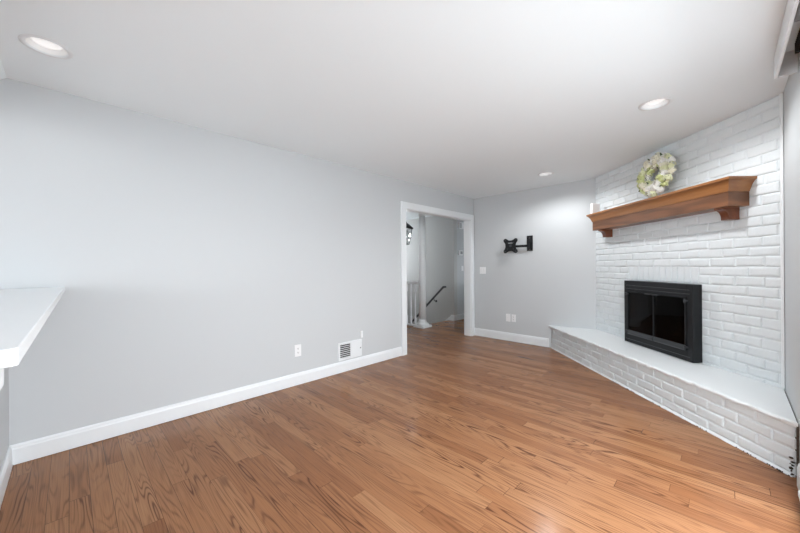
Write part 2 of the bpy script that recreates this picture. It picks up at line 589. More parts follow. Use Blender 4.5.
# ------------------------------------------------------------------ baseboards and opening casing
def baseboard(name, p, q, inward, h=0.128, t=0.015, bottom=0.0):
    """a profiled board from p to q; inward = unit vector into the room"""
    p, q, n = Vector((*p, 0)), Vector((*q, 0)), Vector((*inward, 0))
    prof = [(0, bottom), (t, bottom), (t, h - 0.028), (t - 0.003, h - 0.02), (t - 0.004, h - 0.010), (t - 0.010, h), (0, h)]
    bm = bmesh.new()
    A = [bm.verts.new(p + n * d + Vector((0, 0, z))) for d, z in prof]
    B = [bm.verts.new(q + n * d + Vector((0, 0, z))) for d, z in prof]
    bm.faces.new(A)
    bm.faces.new(list(reversed(B)))
    k = len(prof)
    for i in range(k):
        bm.faces.new((A[i], B[i], B[(i + 1) % k], A[(i + 1) % k]))
    return struct(obj(name, bm, M_TRIM))


baseboard('baseboard_left', (XL, -0.277), (XL, YO0 - 0.105), (1, 0), bottom=0.004)
baseboard('baseboard_half', (XL + 0.014, -0.277), (-0.84, -0.277), (0, 1))
baseboard('baseboard_back', (XL, YB), (-1.9, YB), (0, -1), h=0.135, bottom=0.003)
baseboard('baseboard_right', (XR, 2.86), (XR, DY1 + 0.08), (-1, 0), h=0.13)
baseboard('baseboard_hall', (HX, HY - 0.015), (HX, 7.6), (1, 0), h=0.13)
bm = bmesh.new()       # sloping skirt board that follows the stair down
prism(bm, [(HX + 0.015, 0.0), (HX + 0.015, 0.13), (HX - 0.07, 0.13), (-6.2, -1.42), (-6.2, -1.62), (-4.52, -0.10)], 'y', HY - 0.018, HY)
struct(obj('baseboard_stair', bm, M_TRIM))

bm = bmesh.new()
CW, CT = 0.092, 0.020
for side in (0, 1):
    xa, xb = (XL, XL + CT) if side == 0 else (XL - 0.12 - CT, XL - 0.12)
    bx(bm, (xa, YO0 - CW - 0.008, 0), (xb, YO0 - 0.008, ZO + 0.008))
    bx(bm, (xa, YO1 + 0.008, 0), (xb, YO1 + 0.008 + CW, ZO + 0.008))
    bx(bm, (xa, YO0 - CW - 0.008, ZO + 0.008), (xb, YO1 + 0.008 + CW, ZO + 0.008 + CW))
bx(bm, (XL - 0.12, YO0 - 0.018, 0), (XL, YO0, ZO + 0.018))
bx(bm, (XL - 0.12, YO1, 0), (XL, YO1 + 0.018, ZO + 0.018))
bx(bm, (XL - 0.12, YO0, ZO), (XL, YO1, ZO + 0.018))
struct(obj('trim_1', bm, M_TRIM, bevel=0.003))

# ------------------------------------------------------------------ hearth
hb = thing('hearth', 'raised white painted brick hearth running below the fireplace', 'hearth', P0, -PI / 4)
HN, HT = 0.425, 0.335
I4 = Matrix.Identity(4)
GAP = 0.0065
bm = bmesh.new()
e1 = DL - GAP * 1.414
prism(bm, [(0.0, 0.0), (-HN + 0.0092 + 0.003, -(HN - 0.0092)), (e1 + HN - 0.0092 - 0.006, -(HN - 0.0092)), (e1 - 0.006, 0.0)], 'z', 0.0, 0.305)
zr = 0.012
rI = 0
HCH = 0.0735
while zr < 0.30:
    z1 = min(zr + HCH, 0.307)
    s = -HN - (0.09 if rI % 2 else 0.0) - 0.02
    while s < e1 + HN:
        a, b_ = max(s, -HN + 0.006), min(s + BL, e1 + HN - 0.006)
        if b_ - a > 0.02:
            brick(bm, a, b_, zr, z1, HN, I4, g=0.006, soft=0.008, amp=0.003)
        s += BL
    zr += HCH
    rI += 1
obj('brick_base', bm, M_BRICK, hb)
# slab: slightly sloping painted stone with a ragged nosing
bm = bmesh.new()
NS = 70
rowsv = []
SN = 0.452
prof = [(0.0, 0.358), (0.2, 0.347), (SN - 0.016, 0.334), (SN - 0.004, 0.330), (SN, 0.322), (SN - 0.002, 0.312), (SN - 0.008, 0.303), (0.2, 0.303), (0.0, 0.303)]
for i in range(NS + 1):
    u = i / NS
    ring = []
    rag = random.uniform(-1, 1)
    for k_, (n_, z_) in enumerate(prof):
        a, b_ = -n_ + 0.001, e1 + n_
        jr = 0.009 * rag if 2 < k_ < 7 else 0
        jz = random.uniform(-0.003, 0.003) if 2 < k_ < 7 else 0
        if i in (0,):
            jr = 0
        ring.append(bm.verts.new((a + (b_ - a) * u, -(n_ + jr) if n_ else 0.0, z_ + jz)))
    rowsv.append(ring)
for p, q in zip(rowsv, rowsv[1:]):
    for k_ in range(len(prof)):
        bm.faces.new((p[k_], q[k_], q[(k_ + 1) % len(prof)], p[(k_ + 1) % len(prof)]))
bm.faces.new(rowsv[0])
bm.faces.new(list(reversed(rowsv[-1])))
obj('slab', bm, M_SLAB, hb)
bm = bmesh.new()       # lumpy bead of paint and caulk along the floor
prev = None
for i in range(121):
    s_ = -HN + 0.01 + (e1 + 2 * HN - 0.03) * i / 120
    w_ = 0.008 + random.uniform(-0.002, 0.002)
    h_ = 0.012 + random.uniform(-0.003, 0.003)
    ring = [bm.verts.new(p) for p in ((s_, -HN + 0.008, 0.0), (s_, -HN - w_, 0.0), (s_, -HN - w_ * .6, h_ * .6), (s_, -HN + 0.008, h_ + 0.006))]
    if prev:
        for k_ in range(4):
            bm.faces.new((prev[k_], ring[k_], ring[(k_ + 1) % 4], prev[(k_ + 1) % 4]))
    prev = ring
obj('caulk_bead', bm, M_SLAB, hb)
bm = bmesh.new()       # chips of bare dark mortar along the floor line and at the right end
def chip(c, r):
    q = Matrix.Translation(c) @ Matrix.Rotation(random.uniform(0, 3), 4, 'Z') @ Matrix.Diagonal((random.uniform(.6, 1.3), random.uniform(.5, 1), random.uniform(.5, 1.2), 1))
    bmesh.ops.create_icosphere(bm, subdivisions=1, radius=r, matrix=q)
for s_, cnt, sp_ in ((1.05, 9, .05), (1.28, 10, .05), (1.70, 5, .12), (2.05, 5, .08), (2.35, 10, .12), (2.55, 22, .05)):
    for _ in range(cnt):
        rr = random.uniform(0.003, 0.0055)
        chip((min(s_ + random.gauss(0, sp_ * .6), e1 + HN - 0.03), -HN - 0.008 - random.uniform(0, .006), rr * .8), rr)
for _ in range(26):     # ragged end beside the right wall
    n_ = HN + random.uniform(-0.03, 0.012)
    rr = random.uniform(0.005, 0.012)
    zz = abs(random.gauss(0.0, 0.06)) + 0.004
    chip((e1 + n_ - 0.020 + random.uniform(-.012, .003), -n_, zz), rr)
obj('mortar_chips', bm, M_DEBRIS, hb)['kind'] = 'stuff'
bm = bmesh.new()       # dark open joint between slab end and wall
N2 = 26
pr_ = None
for i in range(N2 + 1):
    n_ = 0.01 + (SN - 0.015) * i / N2
    w0 = e1 + n_ - 0.002 + random.uniform(-0.004, 0.002)
    w1 = DL + n_ - 0.001
    ring = [bm.verts.new((w0, -n_, 0.02)), bm.verts.new((w1, -n_, 0.02)), bm.verts.new((w1, -n_, 0.345 - 0.05 * n_)), bm.verts.new((w0, -n_, 0.343 - 0.05 * n_ + random.uniform(-.004, .004)))]
    if pr_:
        for k_ in range(4):
            bm.faces.new((pr_[k_], ring[k_], ring[(k_ + 1) % 4], pr_[(k_ + 1) % 4]))
    else:
        bm.faces.new(ring)
    pr_ = ring
bm.faces.new(list(reversed(pr_)))
o = obj('open_joint', bm, M_DEBRIS, hb)
o['label'] = 'dark cracked joint beside the right wall'

# ------------------------------------------------------------------ fireplace insert
fp = thing('fireplace_insert', 'black metal fireplace insert with two dark glass doors in white brick', 'fireplace', DM @ Vector((1.14, 0, 0.3595)), -PI / 4)
FW, FH, FD = 0.445, 0.700, 0.085           # half width, height, projection
bm = bmesh.new()
OW, OB, OT = 0.385, 0.09, 0.588
for lo, hi in (((-FW, -FD, 0), (-OW, 0.0, FH)), ((OW, -FD, 0), (FW, 0.0, FH)), ((-OW, -FD, 0), (OW, 0.0, OB)), ((-OW, -FD, OT), (OW, 0.0, FH))):
    bx(bm, lo, hi)
sur = obj('surround', bm, M_BLACK, fp, bevel=0.003)
for lo, hi in (((-OW - 0.03, -FD - 0.004, OT + 0.02), (OW + 0.03, -FD, OT + 0.026)), ((-OW - 0.03, -FD - 0.004, FH - 0.055), (OW + 0.03, -FD, FH - 0.049)),
               ((-OW - 0.03, -FD - 0.004, 0.035), (OW + 0.03, -FD, 0.041))):    # raised beads on the upper and lower panels
    box('bead', lo, hi, M_BLACK2, sur)
bm = bmesh.new()
for lo, hi in (((-0.385, 0.40, 0), (0.385, 0.42, 0.65)), ((-0.385, 0, 0), (-0.365, 0.40, 0.65)), ((0.365, 0, 0), (0.385, 0.40, 0.65)),
               ((-0.365, 0, 0.0), (0.365, 0.40, 0.02)), ((-0.365, 0, 0.63), (0.365, 0.40, 0.65))):
    bx(bm, lo, hi)
obj('firebox', bm, M_SOOT, fp)
for sgn in (-1, 1):
    a, b_ = (-OW + 0.004, -0.002) if sgn < 0 else (0.002, OW - 0.004)
    y0, y1 = -FD - 0.012, -FD + 0.012
    zb, zt = OB + 0.004, OT - 0.004
    st, rb, rt_ = 0.010, 0.048, 0.012
    sa, sb = (st, 0.004) if sgn < 0 else (0.004, st)
    bm = bmesh.new()
    for lo, hi in (((a, y0, zb), (a + sa, y1, zt)), ((b_ - sb, y0, zb), (b_, y1, zt)),
                   ((a + sa, y0, zt - rt_), (b_ - sb, y1, zt))):
        bx(bm, lo, hi)
    dr = obj('door', bm, M_BLACK, fp, bevel=0.002)
    bm = bmesh.new()
    prism(bm, [(y1, zb), (y0, zb), (y0 - 0.006, zb + 0.012), (y0, zb + rb), (y1, zb + rb)], 'x', a + sa, b_ - sb)
    o = obj('bottom_rail', bm, M_BLACK2, dr, bevel=0.001)
    box('glass_pane', (a + sa, -FD - 0.003, zb + rb), (b_ - sb, -FD + 0.003, zt - rt_), M_SMOKED, dr)
    for zz in (zb + 0.03, zt - 0.035):
        bm = bmesh.new()
        xx = a - 0.004 if sgn < 0 else b_ + 0.004
        tube(bm, (xx, y0 - 0.010, zz - 0.018), (xx, y0 - 0.010, zz + 0.018), 0.008, 10)
        bx(bm, (xx - 0.016, y0 - 0.008, zz - 0.008), (xx + 0.016, y1 - 0.012, zz + 0.008))
        obj('hinge', bm, M_BLACK2, dr)
    bm = bmesh.new()
    xx = -0.045 if sgn < 0 else 0.045
    for dx in (-0.03, 0.03):
        tube(bm, (xx + dx, y0 + 0.004, zt - 0.010), (xx + dx, y0 - 0.018, zt - 0.010), 0.005, 8)
    tube(bm, (xx - 0.04, y0 - 0.018, zt - 0.010), (xx + 0.04, y0 - 0.018, zt - 0.010), 0.006, 8)
    obj('handle', bm, M_BLACK2, dr)

# ------------------------------------------------------------------ mantel
mt_ = thing('mantel_shelf', 'brown walnut mantel shelf with two corbels on white brick wall', 'mantel', DM @ Vector((1.10, 0, 1.595)), -PI / 4)
BW = 0.885
bm = bmesh.new()
bx(bm, (-BW, -0.165, 0.095), (BW, 0.0, 0.205))
obj('beam', bm, M_BEAM, mt_, bevel=0.0015)
bm = bmesh.new()
prof = [(0.000, 0.2052), (0.004, 0.2060), (0.006, 0.214), (0.011, 0.232), (0.020, 0.256), (0.033, 0.277), (0.043, 0.287), (0.046, 0.289), (0.050, 0.291), (0.050, 0.309)]
rings = []
for o_, z_ in prof:
    rings.append([bm.verts.new(p) for p in ((-BW - o_ * 1.15, 0, z_), (-BW - o_ * 1.15, -0.165 - o_ * .95, z_), (BW + o_ * 1.1, -0.165 - o_ * .95, z_), (BW + o_ * 1.1, 0, z_))])
for p, q in zip(rings, rings[1:]):
    for i in range(4):
        bm.faces.new((p[i], p[(i + 1) % 4], q[(i + 1) % 4], q[i]))
bm.faces.new(rings[0])
bm.faces.new(rings[-1])
obj('crown', bm, M_CROWN, mt_)
for xc in (-0.770, 0.778):
    bm = bmesh.new()
    pts = [(0, 0.095), (-0.140, 0.095), (-0.140, 0.082)]
    for i in range(9):
        a = PI / 2 * i / 8
        pts.append((-0.134 + 0.050 * math.sin(a), 0.010 + 0.068 * math.cos(a)))
    pts += [(-0.084, 0.0), (0, 0.0)]
    prism(bm, pts, 'x', xc - 0.033, xc + 0.033)
    obj('corbel', bm, M_CORBEL, mt_)

# ------------------------------------------------------------------ wreath leaning on the mantel
wr = thing('flower_wreath', 'round wreath of cream and lime hydrangeas leaning on the brick above mantel', 'wreath', DM @ Vector((1.215, -0.098, 1.9045)), -PI / 4)
TILT = math.radians(-10)                  # top leans back to the wall
WM = Matrix.Translation((0, 0, 0.236)) @ Matrix.Rotation(TILT, 4, 'X')
WRr = 0.143
bm = bmesh.new()
for kk in range(3):
    pp = []
    for i in range(41):
        a = 2 * PI * i / 40
        r_ = WRr + 0.008 * math.cos(a * 5 + kk * 2.1)
        pp.append(WM @ Vector((r_ * math.cos(a), 0.008 * math.sin(a * 5 + kk * 2.1) + 0.0, r_ * math.sin(a))))
    for p, q in zip(pp, pp[1:]):
        tube(bm, p, q, 0.005, 6)
obj('twig_ring', bm, M_STEM, wr)


def blossom_mesh(mat):
    bm = bmesh.new()
    for _ in range(26):
        d_ = Vector((random.gauss(0, 1), random.gauss(0, 1), random.gauss(0, 1))).normalized()
        if d_.y > 0.55:
            d_.y = -d_.y
        c = d_ * random.uniform(0.027, 0.035)
        qt = d_.to_track_quat('Z', 'Y').to_matrix()
        sp0 = random.uniform(0, PI)
        for kk in range(4):
            a = sp0 + kk * PI / 2
            u1 = qt @ Vector((math.cos(a), math.sin(a), 0.22))
            u2 = qt @ Vector((-math.sin(a), math.cos(a), 0))
            L_ = 0.0145
            p = [c, c + u1 * L_ * .55 + u2 * L_ * .42, c + u1 * L_, c + u1 * L_ * .55 - u2 * L_ * .42]
            bm.faces.new([bm.verts.new(x) for x in p])
    bmesh.ops.create_icosphere(bm, subdivisions=1, radius=0.026)
    me = bpy.data.meshes.new('blossom')
    bm.to_mesh(me)
    bm.free()
    me.materials.append(mat)
    return me


BMS = [blossom_mesh(M_FL[i]) for i in (0, 0, 1, 1, 2, 3)]
nb = 57
for i in range(nb):
    a = 2 * PI * i / nb + random.uniform(-.06, .06)
    lay = i % 3
    r_ = WRr + (-0.040, 0.0, 0.040)[lay] + random.uniform(-.006, .006)
    # limes sit mostly on the left and lower right, whites on the upper right
    lime = 0.60 if (2.4 < a % (2 * PI) < 4.3) else (0.35 if a % (2 * PI) > 5.2 else 0.12)
    me = random.choice(BMS[4:]) if random.random() < lime else random.choice(BMS[:4])
    o = bpy.data.objects.new('blossom', me)
    C.objects.link(o)
    o.parent = wr
    pos = WM @ Vector((r_ * math.cos(a), -0.015 - (0.035 if lay == 1 else 0) + random.uniform(-.006, .006), r_ * math.sin(a)))
    o.location = pos
    o.rotation_euler = (random.uniform(-.5, .5), random.uniform(0, 6), random.uniform(-.5, .5))
    k_ = random.uniform(0.95, 1.25)
    o.scale = (k_, k_, k_)
bm = bmesh.new()
for i in range(7):
    u = i / 6
    wd = 0.013 * math.sin(PI * min(max(u, 0.04), 0.97)) + 0.0005
    for sd in (-1, 0, 1):
        bm.verts.new((sd * wd, -0.006 * abs(sd) - 0.018 * u * u, 0.055 * u))
bm.verts.ensure_lookup_table()
for i in range(6):
    for k_ in range(2):
        b0 = i * 3 + k_
        bm.faces.new((bm.verts[b0], bm.verts[b0 + 1], bm.verts[b0 + 4], bm.verts[b0 + 3]))
leaf_me = bpy.data.meshes.new('leaf')
bm.to_mesh(leaf_me)
bm.free()
leaf_me.materials.append(M_LEAF)
for i in range(22):
    a = 2 * PI * i / 22 + random.uniform(-.1, .1)
    inner = i % 3 == 0
    o = bpy.data.objects.new('leaf', leaf_me)
    C.objects.link(o)
    o.parent = wr
    r_ = WRr + (-0.03 if inner else 0.022)
    o.location = WM @ Vector((r_ * math.cos(a), -0.022, r_ * math.sin(a)))
    o.rotation_euler = (random.uniform(0.1, 0.5), PI / 2 - a + (PI if inner else 0) + random.uniform(-.7, .7), 0)

# white device at the far end of the mantel
o = thing('motion_sensor', 'small white plastic device standing on left end of mantel', 'sensor', DM @ Vector((0.215, -0.128, 1.9045)), -PI / 4)
bm = bmesh.new()
bx(bm, (-0.022, -0.056, 0.0), (0.022, 0.056, 0.145))
ob = obj('casing', bm, M_PLASTIC, o, bevel=0.014, seg=4)
bm = bmesh.new()
bx(bm, (0.022, -0.025, 0.02), (0.0235, 0.025, 0.055))
obj('lens', bm, M_PLASTIC, o, bevel=0.0005)

# ------------------------------------------------------------------ recessed lights
def recessed(loc, label):
    t = thing('recessed_light', label, 'ceiling light', (loc[0], loc[1], H), 0, 'round recessed lights in the ceiling')
    bm = bmesh.new()
    lathe(bm, [(LR - 0.004, 0.003), (LR - 0.004, -0.004), (LR + 0.004, -0.007), (LR + 0.017, -0.004), (LR + 0.020, -0.0005)], 40, cap=False)
    obj('trim_ring', bm, M_TRIM, t, smooth=True)
    bm = bmesh.new()
    lathe(bm, [(LR - 0.001, 0.0), (LR - 0.008, 0.035), (LR - 0.016, 0.09)], 40, cap=False)
    bmesh.ops.contextual_create(bm, geom=[e for e in bm.edges if all(abs(v.co.z - 0.09) < 1e-5 for v in e.verts)])
    obj('reflector_can', bm, M_REFL, t, smooth=True)
    bm = bmesh.new()
    lathe(bm, [(0.030, 0.088), (0.058, 0.040), (0.061, 0.024), (0.050, 0.017), (0.025, 0.013), (0.001, 0.012)], 32, cap=False)
    obj('bulb', bm, M_LENS, t, smooth=True)
    l = bpy.data.lights.new('lamp_light', 'SPOT')
    l.energy = LAMP_POWER[LAMPS.index(loc)]
    l.spot_size = math.radians(158)
    l.spot_blend = 0.55
    l.shadow_soft_size = 0.016
    l.color = LAMP_COLOR
    lo = bpy.data.objects.new('lamp_light', l)
    C.objects.link(lo)
    lo.parent = t
    lo.location = (0, 0, -0.012)
    return t


recessed(LAMPS[0], 'round recessed ceiling light above the bar beside the left wall')
recessed(LAMPS[1], 'round recessed ceiling light in front of the mantel right end')
recessed(LAMPS[2], 'round recessed ceiling light close to the grey back wall')

# ------------------------------------------------------------------ bar counter
bc = thing('bar_counter', 'white bar counter against the left wall at frame edge', 'counter', (XL, -0.045, 1.085))
bm = bmesh.new()
prism(bm, [(0.0, 0.018), (2.40, -0.014), (2.408, -0.022), (2.408, -0.42), (0.0, -0.42)], 'z', 0.0, 0.029)
obj('countertop', bm, M_QUARTZ, bc, bevel=0.002)
bm = bmesh.new()
prism(bm, [(-0.232, -0.30), (-0.232, 0.0), (-0.035, 0.0), (-0.035, -0.042), (-0.07, -0.055), (-0.205, -0.20)], 'x', 2.335, 2.385)
obj('bracket', bm, M_TRIM, bc, bevel=0.002)

# ------------------------------------------------------------------ TV mount
tv = thing('tv_wall_mount', 'black swivel television wall mount on the grey back wall', 'tv mount', (-2.18, YB, 1.59))
bm = bmesh.new()
bx(bm, (-0.045, -0.022, -0.12), (0.045, 0.0, 0.12))
bx(bm, (-0.030, -0.040, -0.075), (0.030, -0.022, -0.015))
wp = obj('wall_plate', bm, M_BLACK, tv, bevel=0.004)
for zz in (0.085, -0.095):
    bm = bmesh.new()
    tube(bm, (0.0, -0.020, zz), (0.0, -0.026, zz), 0.010, 12)
    obj('bolt', bm, M_BLACK2, wp)
bm = bmesh.new()
tube(bm, (0.0, -0.060, -0.075), (0.0, -0.060, -0.005), 0.019, 14)
bx(bm, (-0.25, -0.076, -0.060), (0.0, -0.046, -0.022))
tube(bm, (-0.255, -0.062, -0.07), (-0.255, -0.062, 0.0), 0.018, 14)
tube(bm, (-0.262, -0.062, -0.035), (-0.262, -0.128, -0.035), 0.020, 14)
obj('swivel_arm', bm, M_BLACK, tv, bevel=0.0015)
tp = Vector((-0.262, -0.13, -0.033))
bm = bmesh.new()
out = []
hw = 0.113
for q in range(4):
    a0 = PI / 4 + q * PI / 2
    ex, ey = math.cos(a0), math.sin(a0)
    cxy = Vector((ex, ey)) * (hw - 0.026) * 1.414
    for i in range(7):
        a = a0 - PI * 0.42 + PI * 0.84 * i / 6
        out.append((tp.x + cxy.x + 0.032 * math.cos(a), tp.z + cxy.y + 0.032 * math.sin(a)))
    # concave side towards the next ear
    a1 = a0 + PI / 4
    for i in range(1, 6):
        u = i / 6
        n_ = Vector((math.cos(a1), math.sin(a1)))
        tdir = Vector((-n_.y, n_.x))
        dip = 0.108 - 0.022 * math.sin(PI * u) ** 0.5
        sd = (u - 0.5) * 2 * 0.060
        out.append((tp.x + n_.x * dip + tdir.x * sd, tp.z + n_.y * dip + tdir.y * sd))
prism(bm, out, 'y', tp.y - 0.004, tp.y + 0.004)
pl = obj('screen_plate', bm, M_BLACK, tv, bevel=0.001)
for q in range(4):
    a0 = PI / 4 + q * PI / 2
    for rr in (0.07, 0.128):
        bm = bmesh.new()
        p = Vector((tp.x + rr * math.cos(a0), 0, tp.z + rr * math.sin(a0)))
        tube(bm, (p.x, tp.y - 0.004, p.z), (p.x, tp.y - 0.0065, p.z), 0.008, 10)
        obj('screw_boss', bm, M_BLACK2, pl)
bm = bmesh.new()
tube(bm, (tp.x, tp.y - 0.004, tp.z), (tp.x, tp.y - 0.012, tp.z), 0.020, 14)
obj('pivot_cap', bm, M_BLACK2, pl)
o = box('level_label', (tp.x - 0.035, tp.y - 0.0055, tp.z + 0.038), (tp.x + 0.035, tp.y - 0.004, tp.z + 0.050), M_LGREY, pl)
o['label'] = 'small grey level strip'

# ------------------------------------------------------------------ wall plates, register
def plate(name, label, cat, loc, rotz, w_, h_, kind, group=None, t=0.006):
    """local: face towards -y, wall at y=0"""
    r_ = thing(name, label, cat, loc, rotz, group)
    bm = bmesh.new()
    bx(bm, (-w_ / 2, -t, -h_ / 2), (w_ / 2, 0, h_ / 2))
    obj('cover_plate', bm, M_PLASTIC, r_, bevel=0.002)
    if kind == 'outlet':
        for zz in (-0.021, 0.021):
            bm = bmesh.new()
            lathe(bm, [(0.0165, 0), (0.0165, 0.002)], 20, Matrix.Translation((0, -t, zz)) @ Matrix.Rotation(PI / 2, 4, 'X') @ Matrix.Diagonal((1, .85, 1, 1)))
            s_ = obj('socket', bm, M_PLASTIC, r_)
            bm = bmesh.new()
            for xx in (-0.006, 0.006):
                bx(bm, (xx - 0.0013, -t - 0.0026, zz - 0.001), (xx + 0.0013, -t - 0.0018, zz + 0.007))
            bx(bm, (-0.0025, -t - 0.0026, zz - 0.010), (0.0025, -t - 0.0018, zz - 0.005))
            obj('slot', bm, M_DARK, s_)
    elif kind == 'switch':
        for xx in (-0.023, 0.023):
            bm = bmesh.new()
            prism(bm, [(-t, -0.033), (-t - 0.001, -0.033), (-t - 0.005, 0.033), (-t, 0.033)], 'x', xx - 0.0165, xx + 0.0165)
            obj('rocker', bm, M_PLASTIC, r_, bevel=0.0008)
    elif kind == 'single':
        bm = bmesh.new()
        prism(bm, [(-t, -0.033), (-t - 0.001, -0.033), (-t - 0.005, 0.033), (-t, 0.033)], 'x', -0.0165, 0.0165)
        obj('rocker', bm, M_PLASTIC, r_, bevel=0.0008)
    elif kind == 'cable':
        bm = bmesh.new()
        tube(bm, (0, -t, 0), (0, -t - 0.006, 0), 0.005, 12)
        obj('coax_jack', bm, M_CHROME, r_)
    return r_


plate('light_switch', 'double white light switch on grey back wall beside the doorway', 'light switch', (-3.02, YB, 1.16), 0, 0.116, 0.118, 'switch')
plate('cable_plate', 'blank white cable plate low on back wall, left of the outlet', 'wall plate', (-2.553, YB, 0.381), 0, 0.076, 0.125, 'cable')
plate('power_outlet', 'white power outlet low on grey back wall below the television mount', 'outlet', (-2.458, YB, 0.382), 0, 0.072, 0.118, 'outlet')
plate('power_outlet', 'white power outlet low on long left wall, left of floor vent', 'outlet', (XL, 1.683, 0.362), PI / 2, 0.074, 0.124, 'outlet')
plate('light_switch', 'white light switch on hall wall seen through the doorway', 'light switch', (HX, 6.46, 1.185), PI / 2, 0.075, 0.118, 'single')

o = thing('night_light', 'tiny white plug on left wall above the vent corner', 'plug', (XL, 2.53, 0.405), PI / 2)
bm = bmesh.new()
bx(bm, (-0.018, -0.014, -0.042), (0.018, 0, 0.042))
obj('casing', bm, M_PLASTIC, o, bevel=0.005)
bm = bmesh.new()
bx(bm, (-0.008, -0.017, 0.012), (0.008, -0.014, 0.03))
obj('lens', bm, M_TRIM, o, bevel=0.001)

vr = thing('wall_vent', 'white metal wall vent with half open louvres beside the doorway', 'vent', (XL, 2.360, 0.246), PI / 2)
bm = bmesh.new()
VW, VH = 0.172, 0.103
L0, L1 = -0.148, 0.0                       # louvre window in local x
Z0, Z1 = -0.080, 0.085
for lo, hi in (((-VW, -0.010, -VH), (L0, 0, VH)), ((L1, -0.010, -VH), (VW, 0, VH)), ((L0, -0.010, -VH), (L1, 0, Z0)), ((L0, -0.010, Z1), (L1, 0, VH))):
    bx(bm, lo, hi)
obj('frame', bm, M_TRIM, vr, bevel=0.0015)
box('duct_shade', (L0, -0.0012, Z0), (L1, -0.0002, Z1), M_DARK, vr)  # flat dark sheet, painted shade of the hollow behind the louvres
bm = bmesh.new()
for i in range(8):
    zz = Z0 + (Z1 - Z0) * i / 7.5 + 0.006
    bx(bm, (L0, -0.0085, zz - 0.0032), (L1, -0.0040, zz + 0.0032))
obj('louvre', bm, M_TRIM, vr)
bm = bmesh.new()
for lo, hi in (((0.018, -0.0115, -0.078), (0.150, -0.010, 0.080)),):
    bx(bm, lo, hi)
obj('damper_panel', bm, M_TRIM, vr, bevel=0.001)
bm = bmesh.new()
bx(bm, (0.142, -0.024, -0.006), (0.150, -0.0115, 0.006))
obj('lever', bm, M_LGREY, vr)

# hall devices
o = thing('door_chime', 'white door chime box high on hall wall through the doorway', 'chime', (HX, 6.365, 2.175), PI / 2)
box('casing', (-0.085, -0.05, -0.075), (0.085, 0, 0.075), M_PLASTIC, o, bevel=0.006)
bm = bmesh.new()
for i in range(4):
    bx(bm, (-0.07 + 0.022 * i, -0.0515, -0.06), (-0.06 + 0.022 * i, -0.05, 0.06))
obj('grille', bm, M_LGREY, o)
o = thing('thermostat', 'white thermostat with grey display on hall wall through the doorway', 'thermostat', (HX, 6.375, 1.545), PI / 2)
box('casing', (-0.080, -0.026, -0.058), (0.080, 0, 0.058), M_PLASTIC, o, bevel=0.006)
box('display', (-0.025, -0.0275, -0.030), (0.062, -0.026, 0.035), M_LGREY, o)

# ------------------------------------------------------------------ hall: column, railing, stair rail, lantern
cl = thing('column', 'round white column standing in the hall beyond the doorway', 'column', (-4.40, 5.07, 0))
cl['kind'] = 'thing'
bm = bmesh.new()
bx(bm, (-0.135, -0.135, 0), (0.135, 0.135, 0.045))
obj('plinth', bm, M_TRIM, cl, bevel=0.004)
bm = bmesh.new()
lathe(bm, [(0.125, 0.045), (0.128, 0.06), (0.122, 0.078), (0.098, 0.092), (0.092, 0.105), (0.082, 0.125), (0.075, 0.16)], 28)
obj('base_moulding', bm, M_TRIM, cl, smooth=True)
bm = bmesh.new()
lathe(bm, [(0.075, 0.16), (0.075, 0.9), (0.073, 1.6), (0.068, 2.26)], 28)
obj('shaft', bm, M_TRIM, cl, smooth=True)
bm = bmesh.new()
lathe(bm, [(0.068, 2.26), (0.08, 2.27), (0.08, 2.285), (0.072, 2.295), (0.072, 2.335), (0.095, 2.37), (0.105, 2.385)], 28)
bx(bm, (-0.112, -0.112, 2.385), (0.112, 0.112, H))
obj('capital', bm, M_TRIM, cl)

gr = thing('stair_railing', 'white baluster railing left of the column in the hall', 'railing', (-4.52, 5.05, 0))
bm = bmesh.new()
prism(bm, [(-0.03, 0.875), (0.03, 0.875), (0.036, 0.90), (0.028, 0.93), (-0.028, 0.93), (-0.036, 0.90)], 'x', -1.95, 0.046)
obj('top_rail', bm, M_TRIM, gr)
box('bottom_rail', (-1.95, -0.035, 0.0), (-0.022, 0.035, 0.025), M_TRIM, gr)
bl = None
for i in range(14):
    bm = bmesh.new()
    xx = -0.06 - 0.121 * i
    if bl is None:
        bx(bm, (-0.016, -0.016, 0.025), (0.016, 0.016, 0.20))
        lathe(bm, [(0.011, 0.20), (0.016, 0.215), (0.012, 0.24), (0.017, 0.40), (0.012, 0.68), (0.015, 0.70), (0.011, 0.715)], 12)
        bx(bm, (-0.016, -0.016, 0.715), (0.016, 0.016, 0.875))
        bl = obj('baluster', bm, M_TRIM, gr)
        bl.location = (xx, 0, 0)
    else:
        bm.free()
        c = bl.copy()
        C.objects.link(c)
        c.parent = gr
        c.location = (xx, 0, 0)

hr = thing('stair_handrail', 'black sloping handrail on the grey stairwell wall beyond the doorway', 'handrail', (-4.62, HY, 0.755))
dsl = Vector((-0.485, 0, -0.452))
bm = bmesh.new()
tube(bm, Vector((0.012, -0.085, 0.011)), Vector((0, -0.085, 0)) + dsl * 2.9, 0.024, 14)
tube(bm, Vector((0.008, -0.085, 0.006)), Vector((0.008, -0.001, 0.006)), 0.022, 12)
obj('rail', bm, M_BLACK2, hr)
for f_ in (0.55, 2.2):
    p = dsl * f_
    bm = bmesh.new()
    tube(bm, (p.x, -0.085, p.z - 0.02), (p.x, -0.075, p.z - 0.085), 0.009, 8)
    tube(bm, (p.x, -0.077, p.z - 0.085), (p.x, -0.001, p.z - 0.095), 0.009, 8)
    lathe(bm, [(0.030, 0), (0.030, 0.006)], 16, Matrix.Translation((p.x, 0, p.z - 0.095)) @ Matrix.Rotation(PI / 2, 4, 'X'))
    obj('bracket', bm, M_BLACK2, hr)

